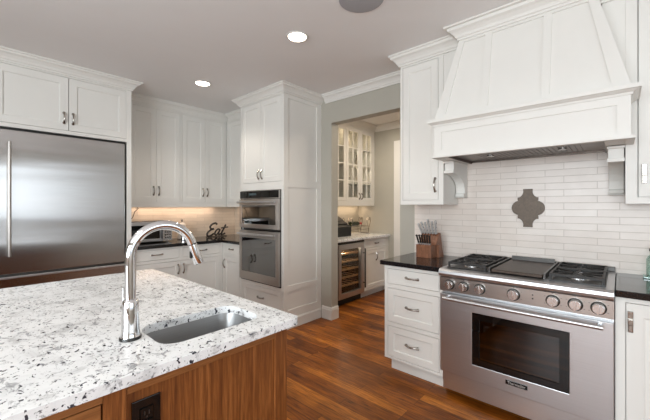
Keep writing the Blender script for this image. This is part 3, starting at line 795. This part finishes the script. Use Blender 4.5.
# ------------------------------------------------------------ corner worktop objects
t = thing('microwave', 'grey countertop microwave behind the faucet, beside the refrigerator', 'microwave', (-4.235, 1.30, .9155), R90)
bm = BM(); box(bm, 0, .50, .012, .34, .012, .255)
for x in (.04, .46):
    for y in (.05, .30): box(bm, x-.012, x+.012, y-.012, y+.012, 0, .012)
obj('body', bm, 'steel', t, bevel=.004)
bm = BM(); plate(bm, .004, .385, .02, .25, -.010, .0115, [(.03, .35, .05, .215, .006)]); d = obj('door', bm, 'steel', t)
bm = BM(); box(bm, .031, .349, -.006, -.0035, .051, .214); obj('window_glass', bm, 'glossblack', d)
bm = BM(); tube(bm, [(.368, -.028, .045), (.368, -.028, .225)], .006, 8); box(bm, .363, .373, -.028, -.009, .06, .07); box(bm, .363, .373, -.028, -.009, .20, .21); obj('handle', bm, 'black', d)
bm = BM(); plate(bm, .388, .496, .02, .25, -.010, .0115); cp = obj('control_panel', bm, 'knobsteel', t)
bm = BM(); box(bm, .405, .48, -.0118, -.0103, .195, .225); obj('display', bm, 'display', cp)
bm = BM()
for i in range(3):
    for j in range(4): box(bm, .405+i*.027, .425+i*.027, -.0118, -.0103, .045+j*.034, .067+j*.034)
obj('keypad', bm, 'dgrey', cp)
bm = BM(); box(bm, 0, .50, .012, .34, .2555, .262); obj('top_cover', bm, 'black', t)

t = thing('ceramic_jar', 'cream lidded ceramic jar with finial right of the microwave', 'jar', (-4.44, 2.02, .9155), 0)
bm = BM(); lathe(bm, [(.035, 0), (.055, .006), (.060, .03), (.060, .155), (.050, .175), (.044, .185)]); obj('jar_body', bm, 'candle', t, smooth=True)
bm = BM(); lathe(bm, [(.050, .1855), (.052, .195), (.035, .215), (.012, .228)]); ld = obj('lid', bm, 'candle', t, smooth=True)
bm = BM(); lathe(bm, [(.006, .2285), (.005, .238), (.012, .250), (.012, .262), (.003, .275)], n=14); obj('finial', bm, 'pewter', ld, smooth=True)
t = thing('votive_holder', 'small silver votive glass in front of the cream jar', 'candle holder', (-4.25, 1.955, .9155), 0)
bm = BM(); lathe(bm, [(.026, 0), (.032, .004), (.034, .07)], n=20); obj('cup', bm, 'chrome', t, smooth=True)
bm = BM(); lathe(bm, [(.030, .0705), (.030, .078)], n=16); obj('wax', bm, 'candle', t)

# black script sign reading Eat
t = thing('word_sign', 'black cursive metal sign reading Eat on the corner worktop', 'sign', (-4.42, 2.35, .9155), R90)
def stroke(pts, r):
    out = []
    P = [Vector((p[0], 0, p[1])) for p in pts]
    for i in range(len(P)-1):
        p0 = P[max(0, i-1)]; p1 = P[i]; p2 = P[i+1]; p3 = P[min(len(P)-1, i+2)]
        for k in range(5):
            s = k/5; out.append(.5*((2*p1)+(-p0+p2)*s+(2*p0-5*p1+4*p2-p3)*s*s+(-p0+3*p1-3*p2+p3)*s**3))
    out.append(P[-1]); return out
bm = BM()
E_ = [(.150, .172), (.125, .190), (.075, .178), (.052, .140), (.078, .112), (.110, .112), (.070, .100), (.030, .062), (.034, .022), (.075, .016), (.125, .045)]
A_ = [(.205, .100), (.175, .105), (.145, .070), (.148, .030), (.172, .026), (.198, .062), (.212, .100), (.200, .055), (.208, .024), (.232, .040)]
T_ = [(.290, .165), (.268, .110), (.246, .050), (.256, .020), (.300, .040)]
T2 = [(.225, .118), (.270, .124), (.330, .128)]
for s_, r in ((E_, .0135), (A_, .011), (T_, .0125), (T2, .009)): tube(bm, stroke([(p[0]*1.05+.20*p[1]-.01, p[1]*1.04) for p in s_], r), r*1.1, 8)
obj('lettering', bm, 'black', t, smooth=True)
bm = BM(); tube(bm, [(.01, 0, .006), (.34, 0, .006)], .006, 8); tube(bm, [(.03, 0, .006), (.03, 0, .03)], .005, 8); tube(bm, [(.18, 0, .006), (.18, 0, .03)], .005, 8); obj('base_rod', bm, 'black', t, smooth=True)
# wire basket by the tower
t = thing('wire_basket', 'dark wire basket between the Eat sign and the oven tower', 'basket', (-3.93, 2.80, .9155), 0)
bm = BM()
for z, r in ((.004, .07), (.05, .085), (.10, .095)):
    tube(bm, [(r*math.cos(a*PI/8), r*math.sin(a*PI/8), z) for a in range(17)], .003, 6)
for a in range(12):
    c_, s_ = math.cos(a*PI/6), math.sin(a*PI/6); tube(bm, [(.07*c_, .07*s_, .004), (.085*c_, .085*s_, .05), (.095*c_, .095*s_, .10)], .002, 5)
obj('wire_frame', bm, 'pewter', t)
bm = BM(); tube(bm, [(.095*math.cos(a), 0, .10+.12*math.sin(a)) for a in [PI*i/12 for i in range(13)]], .003, 6); obj('bail', bm, 'pewter', t)
# outlets
def outlet(name, label, loc, rz, m, mi, dark=False):
    t = thing(name, label, 'outlet', loc, rz)
    bm = BM(); plate(bm, -.038, .038, -.06, .06, -.006, -.0005, [(-.018, .018, -.036, .036, .002)]); obj('cover_plate', bm, m, t, bevel=.0015)
    for z in (-.018, .018):
        bm = BM(); plate(bm, -.0165, .0165, z-.0155, z+.0155, -.008, -.0038); r = obj('receptacle', bm, m, t)
        bm = BM(); box(bm, -.007, -.0045, -.0092, -.0081, z-.004, z+.007); box(bm, .0045, .007, -.0092, -.0081, z-.004, z+.007); box(bm, -.002, .002, -.0092, -.0081, z-.011, z-.007); obj('slots', bm, mi, r)
    return t
outlet('electrical_outlet', 'cream wall outlet low in the tiled corner above the Eat sign', (-4.28, YR-.0105, 1.13), 0, 'plastic', 'black')
outlet('electrical_outlet', 'cream wall outlet on the tiles behind the microwave', (XF+.0105, 1.66, 1.10), R90, 'plastic', 'black')
t = thing('night_light', 'small glowing plug-in light in the tiled corner beside the oven tower', 'night light', (-4.28, YR-.020, 1.165), 0)
bm = BM(); box(bm, -.03, .03, -.045, -.001, -.012, .04); obj('shade', bm, 'plastic', t, bevel=.006)
bm = BM(); P = [(XF+.014, 1.52, 1.365), (XF+.02, 1.53, 1.33), (XF+.016, 1.49, 1.29), (XF+.016, 1.47, 1.22), (XF+.018, 1.44, 1.19)]
tube(bm, P, .004, 8); tag(obj('power_cord', bm, 'black'), 'thin black cord hanging down the tiles above the microwave', 'cord')
for y in (1.55, 2.2):
    t = thing('puck_light', 'small round lamp under the wall cabinet %s' % ('beside the refrigerator' if y < 2 else 'nearer the room corner'), 'light', (-4.46, y, 1.384), 0, )
    bm = BM(); lathe(bm, [(.034, -.012), (.036, -.001)], n=20); obj('housing', bm, 'nickel', t)
    bm = BM(); lathe(bm, [(.028, -.014), (.028, -.0125)], n=20); obj('lens', bm, 'puck', t)

# ------------------------------------------------------------ island
IX0, IX1, IY0, IY1 = -2.49, -.962, -1.45, .918
t = thing('kitchen_island', 'walnut kitchen island base under the white speckled stone top', 'kitchen island', (-.99, IY0+.03, 0), R90)
L = IY1-.044-(IY0+.03)
o0 = -(IY0+.03)     # local x of world y=0
bm = BM()
box(bm, .02, L-.02, .10, 1.42, 0, .09)
box(bm, 0, .10, .021, 1.44, .0905, .60)
box(bm, 0, L, .021, 1.44, .0905, .60)
box(bm, 0, L, .021, .06, .60, .882); box(bm, 0, L, 1.40, 1.44, .60, .882); box(bm, 0, .04, .06, 1.40, .60, .882); box(bm, L-.022, L, .06, 1.40, .60, .882)
obj('carcass', bm, 'walnut_v', t)
bm = BM(); box(bm, o0+.30, o0+.812, .008, .020, .16, .848); obj('end_panel', bm, 'walnut_v', t)
bm = BM(); box(bm, o0+.246, o0+.299, -.004, .020, .0905, .882); obj('stile', bm, 'walnut_v', t, bevel=.002)
bm = BM(); box(bm, o0+.813, L, 0, .020, .0905, .882); obj('stile', bm, 'walnut_v', t, bevel=.002)
bm = BM(); box(bm, o0+.2995, o0+.8125, 0, .020, .849, .882); obj('rail', bm, 'walnut_h', t, bevel=.002)
bm = BM(); box(bm, o0+.2995, o0+.8125, 0, .020, .0905, .159)
obj('rail', bm, 'walnut_h', t, bevel=.002)
bm = BM(); box(bm, 0, o0+.245, 0, .020, .852, .882); box(bm, 0, .05, 0, .020, .0905, .851); obj('frame_rail', bm, 'walnut_h', t)
for k in range(3):
    a = .055 + k*(o0+.245-.055)/3; b_ = .055 + (k+1)*(o0+.245-.055)/3 - .004
    bm = BM(); shaker(bm, a, b_, .67, .848, yf=.002, t=.018, rail=.035); d = obj('drawer', bm, 'walnut_h', t); handle(d, ((a+b_)/2, .002, .76), .12, False)
    bm = BM(); shaker(bm, a, b_, .10, .665, yf=.002, t=.018, rail=.06); d = obj('door', bm, 'walnut_v', t); handle(d, (b_-.03, .002, .58), .11, True)
outlet('electrical_outlet', 'black outlet on the walnut end of the island', (-.9975, .351, .760), R90, 'glossblack', 'dgrey')
# top with a cut-out for the sink
def rrect(x0, x1, y0, y1, r, n=8):
    out = []
    for cx, cy, a0 in ((x1-r, y1-r, 0), (x0+r, y1-r, 90), (x0+r, y0+r, 180), (x1-r, y0+r, 270)):
        for i in range(n+1): a = math.radians(a0+90*i/n); out.append((cx+r*math.cos(a), cy+r*math.sin(a)))
    return out
SX0, SX1, SY0, SY1 = -1.318, -1.072, .432, .818
def holed(outer, inner, z0, z1):
    bm = BM(); loops = []
    for z in (z1, z0):
        ed = []; ls = []
        for lp in (outer, inner):
            vs_ = [bm.verts.new((x, y, z)) for x, y in lp]; ls.append(vs_)
            ed += [bm.edges.new((vs_[i], vs_[(i+1) % len(vs_)])) for i in range(len(vs_))]
        bmesh.ops.triangle_fill(bm, use_beauty=True, use_dissolve=False, edges=ed); loops.append(ls)
    for q in (0, 1):
        a, b_ = loops[0][q], loops[1][q]
        for i in range(len(a)): j = (i+1) % len(a); bm.faces.new((a[i], a[j], b_[j], b_[i]))
    return bm
bm = holed(rrect(IX0, IX1, IY0, IY1, .022, 5), rrect(SX0, SX1, SY0, SY1, .062, 10), .8835, .914)
tag(obj('island_worktop', bm, 'granite', bevel=.008, seg=3), 'white granite island worktop speckled black and grey', 'countertop')
t = thing('sink', 'small undermount stainless steel sink set into the white granite', 'sink', ((SX0+SX1)/2, (SY0+SY1)/2, .70), 0)
bm = BM(); cx, cy = (SX0+SX1)/2, (SY0+SY1)/2
def ringv(grow, z, r): return [bm.verts.new((x-cx, y-cy, z-.70)) for x, y in rrect(SX0-grow, SX1+grow, SY0-grow, SY1+grow, r, 10)]
rg = [ringv(.014, .8830, .07), ringv(.004, .8832, .065), ringv(.002, .878, .064), ringv(-.004, .745, .06), ringv(-.014, .722, .055), ringv(-.04, .714, .04)]
for a, b_ in zip(rg, rg[1:]):
    for i in range(len(a)): j = (i+1) % len(a); bm.faces.new((a[i], a[j], b_[j], b_[i]))
bm.faces.new(rg[-1])
o = obj('basin', bm, 'sinksteel', t, smooth=True); sm = o.modifiers.new('thick', 'SOLIDIFY'); sm.thickness = .0012; sm.offset = 0
bm = BM(); lathe(bm, [(.040, .0155), (.040, .0175), (.030, .0185), (.028, .0165), (.001, .0165)], n=24); obj('drain', bm, 'chrome', t, smooth=True)
# faucet
FXX, FYY = -1.226, .383
t = thing('faucet', 'tall chrome gooseneck faucet beside the island sink', 'faucet', (FXX, FYY, .9145), math.radians(-6))
bm = BM(); lathe(bm, [(.0335, 0), (.0335, .007), (.032, .009)], n=32); obj('base_ring', bm, 'black', t, smooth=True)
bm = BM(); lathe(bm, [(.0305, .0092), (.0285, .014), (.0272, .030), (.0255, .085), (.0250, .122), (.0225, .129), (.0165, .133), (.0155, .134)], n=32); obj('base_body', bm, 'chrome', t, smooth=True)
bm = BM(); pts = [(0, 0, .134), (0, 0, .20), (0, 0, .273)]; R_ = .105
for i in range(1, 25):
    a = math.radians(162*i/24); pts.append((0, R_-R_*math.cos(a), .273+R_*math.sin(a)))
tube(bm, pts, .0165, 20); obj('spout', bm, 'chrome', t, smooth=True)
a = math.radians(162); e = Vector(pts[-1]); dr_ = Vector((0, math.sin(a), math.cos(a))).normalized()
bm = BM(); tube(bm, [e, e+dr_*.004], .0135, 20); hd = obj('collar', bm, 'black', t, smooth=True)
bm = BM(); tube(bm, [e+dr_*.004, e+dr_*.012, e+dr_*.045, e+dr_*.078, e+dr_*.082], [.0158, .0165, .0172, .0185, .017], 20); hd = obj('spray_head', bm, 'chrome', t, smooth=True)
bm = BM(); c_ = e+dr_*.045 + Vector((-.0, -.016, 0))
box(bm, c_.x-.007, c_.x+.007, c_.y-.006, c_.y+.002, c_.z-.014, c_.z+.014); obj('spray_button', bm, 'black', hd, bevel=.003)
bm = BM(); tube(bm, [(-.022, -.006, .095), (-.043, -.012, .095)], .0115, 16); tube(bm, [(-.040, -.011, .095), (-.044, -.0125, .13), (-.043, -.012, .165)], [.0045, .004, .0035], 10)
obj('lever', bm, 'chrome', t, smooth=True)

# ------------------------------------------------------------ pantry
PBX = -2.80
t = thing('wine_cooler', 'under-counter wine cooler with steel-framed glass door in the pantry', 'wine cooler', (PBX, 3.385, 0), R90)
W = .598
bm = BM(); box(bm, .002, .02, .05, .58, .10, .868); box(bm, W-.02, W-.002, .05, .58, .10, .868); box(bm, .02, W-.02, .05, .58, .10, .12); box(bm, .02, W-.02, .05, .58, .85, .868); box(bm, .02, W-.02, .56, .58, .12, .85)
obj('cabinet_body', bm, 'nickel', t)
bm = BM(); box(bm, .01, W-.01, .06, .5, .001, .095); obj('toe_grille', bm, 'toeblack', t)
bm = BM(); box(bm, .002, W-.002, .0, .05, .842, .868); obj('top_strip', bm, 'black', t)
bm = BM(); plate(bm, .004, W-.004, .095, .836, 0, .045, [(.065, W-.085, .165, .765, None)]); d = obj('door', bm, 'steel', t, bevel=.002)
bm = BM(); box(bm, .066, W-.086, .018, .024, .166, .764); obj('door_glass', bm, 'glass', d)
bm = BM(); tube(bm, [(W-.035, -.04, .18), (W-.035, -.04, .75)], .011, 12)
for z in (.25, .68): tube(bm, [(W-.035, 0, z), (W-.035, -.04, z)], .007, 8)
obj('handle', bm, 'dgrey', d, smooth=True)
for z in (.24, .35, .46, .57, .68):
    bm = BM(); box(bm, .022, W-.022, .055, .08, z, z+.022)
    for i in range(5): box(bm, .05+i*.115, .065+i*.115, .08, .54, z+.004, z+.012)
    obj('shelf', bm, 'shelfwood', t)
l = bpy.data.lights.new('cooler_lamp', 'POINT'); l.energy = 2.2; l.color = (1, .80, .58); l.shadow_soft_size = .03
o = bpy.data.objects.new('cooler_lamp', l); C.objects.link(o); o.location = (PBX-.09, 3.60, .74)
def bottle_bm(L_=.30):
    bm = BM(); lathe(bm, [(.030, 0), (.037, .006), (.037, .19), (.030, .215), (.0145, .24), (.0135, L_)], n=18, axis='Y'); return bm
M['bottle'] = plain('dark_bottle_glass', (.02, .03, .015), .12, var=.2)
proto = None; nb = 0
rowname = {.24: 'lowest', .35: 'second', .46: 'middle', .57: 'fourth'}
for z in (.24, .35, .46, .57):
    for i in range(4):
        if proto is None:
            proto = obj('wine_bottle', bottle_bm(), 'bottle', smooth=True); o = proto
        else: o = proto.copy(); C.objects.link(o)
        o.location = (PBX-.50, 3.385+.105+i*.115, z+.0605); o.rotation_euler = (0, 0, -R90)
        tag(o, 'dark wine bottle lying on the %s shelf of the wine cooler, %s' % (rowname[z], ('nearest the doorway', 'second from the doorway', 'third from the doorway', 'farthest from the doorway')[i]), 'bottle', 'wine bottles in the cooler')
t = thing('base_cabinet', 'white pantry base cabinet with drawer and door beside the wine cooler', 'cabinet', (PBX, 3.988, 0), R90)
w_ = PY1-3.988-.002
ops = [(.035, w_-.06, .735, .850), (.035, w_-.06, .13, .70)]
carcass(t, w_, .595, 0, .875, ops, toe=.10)
drawer(t, *ops[0], flat=True, hL=.10); doors(t, ops[1][0], ops[1][1], .13, .70, 1, .59, hx=.31, rail=.05)
bm = BM(); box(bm, PX0+.002, PBX+.04, 3.12, PY1-.002, .878, .914)
tag(obj('worktop', bm, 'granite', bevel=.004), 'white speckled stone worktop over the wine cooler in the pantry', 'countertop')
t = thing('glass_cabinet', 'white pantry wall cabinet with glass muntin doors', 'cabinet', (-3.07, 3.13, 0), R90)
w_ = PY1-3.13-.002
D = .328
bm = BM(); n_ = 4; wd = (w_-.04-.04)/n_
ops = [(.04+i*wd+.004, .04+(i+1)*wd-.004, 1.445, 2.575) for i in range(n_)]
plate(bm, 0, w_, 1.40, H-.002, 0, .02, [(*o_, None) for o_ in ops])
box(bm, 0, w_, .021, D, 1.40, 1.43); box(bm, 0, w_, .021, D, 2.60, H-.002); box(bm, 0, .02, .021, D, 1.43, 2.60); box(bm, w_-.02, w_, .021, D, 1.43, 2.60); box(bm, .02, w_-.02, D-.012, D, 1.43, 2.60); box(bm, w_/2-.01, w_/2+.01, .021, D-.012, 1.43, 2.60)
obj('body', bm, 'cab', t)
bm = BM(); 
for z in (1.72, 2.0, 2.28):
    box(bm, .022, w_/2-.012, .07, D-.014, z, z+.014); box(bm, w_/2+.012, w_-.022, .07, D-.014, z, z+.014)
obj('shelf', bm, 'cab', t)
for i, (a, b_, z0, z1) in enumerate(ops):
    a += .003; b_ -= .003; z0 += .003; z1 -= .003; r = .052; m_ = .007; xm = (a+b_)/2; hs = []
    zz = [z0+r+(z1-z0-2*r)*k/4 for k in range(5)]
    for k in range(4):
        for (p, q) in ((a+r, xm-m_), (xm+m_, b_-r)): hs.append((p, q, zz[k]+(m_ if k else 0), zz[k+1]-(m_ if k < 3 else 0), None))
    bm = BM(); plate(bm, a, b_, z0, z1, .0, .018, hs); d = obj('door', bm, 'cab', t)
    bm = BM(); box(bm, a+r-.004, b_-r+.004, .0185, .0205, z0+r-.004, z1-r+.004); obj('door_glass', bm, 'glass', d)
    handle(d, (b_-.026 if i % 2 == 0 else a+.026, 0, 1.52), .09)
bm = BM(); box(bm, 0, w_, .0, .018, 1.37, 1.399); obj('light_rail', bm, 'cab', t)
bm = BM(); sweep(bm, [(0, -.0005), (w_, -.0005)], crown_prof()); obj('crown_moulding', bm, 'cab', t)
l = bpy.data.lights.new('cabinet_lamp_and_fill', 'AREA'); l.shape = 'RECTANGLE'; l.size = .06; l.size_y = 1.2; l.energy = 2.2; l.color = (1, .8, .55)
o = bpy.data.objects.new('cabinet_lamp_and_fill', l); C.objects.link(o); o.location = (-3.10, 3.9, 2.585)
for z in (1.96, 2.24):  # unseen fill lights added at shelf level to brighten the dark cabinet interior
    l = bpy.data.lights.new('cabinet_lamp_and_fill', 'AREA'); l.shape = 'RECTANGLE'; l.size = .04; l.size_y = .6; l.energy = .7; l.color = (1, .85, .66)
    o = bpy.data.objects.new('cabinet_lamp_and_fill', l); C.objects.link(o); o.location = (-3.115, 4.25, z)
# glassware behind the doors
M['amber'] = plain('amber_glass', (.55, .30, .12), .15, var=.1)
gl = [(3.98, 1.4305, 'amber candle glass on the bottom shelf of the glass-door cabinet', 'amber', .045, .16), (4.42, 1.4305, 'cream vase on the bottom shelf of the glass-door cabinet', 'candle', .05, .2),
      (4.10, 1.7345, 'grey pitcher on the second shelf of the glass-door cabinet', 'nickel', .05, .18), (4.45, 1.7345, 'amber vase on the second shelf of the glass-door cabinet', 'amber', .04, .2),
      (4.05, 2.0145, 'cream bowl jar on the third shelf of the glass-door cabinet', 'candle', .06, .12), (4.40, 2.0145, 'dark vase on the third shelf of the glass-door cabinet', 'pewter', .045, .2),
      (4.12, 2.2945, 'cream pitcher on the top shelf of the glass-door cabinet', 'candle', .05, .2), (3.72, 1.7345, 'grey vase behind the nearest glass door', 'nickel', .05, .2)]
for y, z, lb, m_, r, h_ in gl:
    bm = BM(); lathe(bm, [(r*.6, 0), (r, h_*.15), (r*1.05, h_*.5), (r*.55, h_*.8), (r*.7, h_)], n=18)
    o = obj('vase', bm, m_, smooth=True); o.location = (-3.23, y, z); tag(o, lb, 'vase')
# black sorter and wire rack on the pantry worktop
t = thing('file_sorter', 'black tiered document sorter on the pantry worktop', 'organizer', (-3.02, 3.62, .9155), R90)
for k in range(3):
    bm = BM(); h_ = .175+k*.055; y0 = .0+k*.075
    prism(bm, [(y0+.012*k, 0), (y0+.07, 0), (y0+.10, h_), (y0-.004, h_*.78)], .0, .33, 'YZ'); p_ = obj('pocket', bm, 'matteblack', t)
    bm = BM(); prism(bm, [(y0-.006, h_*.78+.001), (y0+.10, h_+.001), (y0+.10, h_+.005), (y0-.006, h_*.78+.005)], -.002, .332, 'YZ'); obj('rim', bm, 'matteblack', p_)
t = thing('wine_rack', 'scrolled wire wine rack on the pantry worktop', 'wine rack', (-3.12, 4.06, .9155), R90)
bm = BM(); RL = .50
for x in (0, RL):
    for s in (-1, 1):
        pts = [(x+s*.0, 0, 0.004), (x+s*.012, 0, .10), (x+s*.045, 0, .18), (x+s*.056, 0, .225), (x+s*.035, 0, .262), (x+s*.008, 0, .240), (x+s*.02, 0, .21)]
        tube(bm, pts, .005, 6); tube(bm, [(p[0], .16, p[2]) for p in pts], .005, 6)
    tube(bm, [(x, 0, .004), (x, .16, .004)], .005, 6); tube(bm, [(x, 0, .12), (x, .16, .12)], .005, 6)
for z in (.07, .12):
    for y in (0, .16): tube(bm, [(0, y, z), (RL, y, z)], .005, 6)
obj('wire_frame', bm, 'pewter', t)
t = thing('wine_bottle', 'wine bottle with a red neck lying across the scrolled wire rack', 'bottle', (-3.20, 4.16, 1.0795), 0)
bm = bottle_bm(.25); obj('bottle_body', bm, 'bottle', t, smooth=True)
bm = BM(); lathe(bm, [(.0165, .205+.04), (.0165, .30)], n=14, axis='Y'); obj('neck_foil', bm, 'red', t, smooth=True)
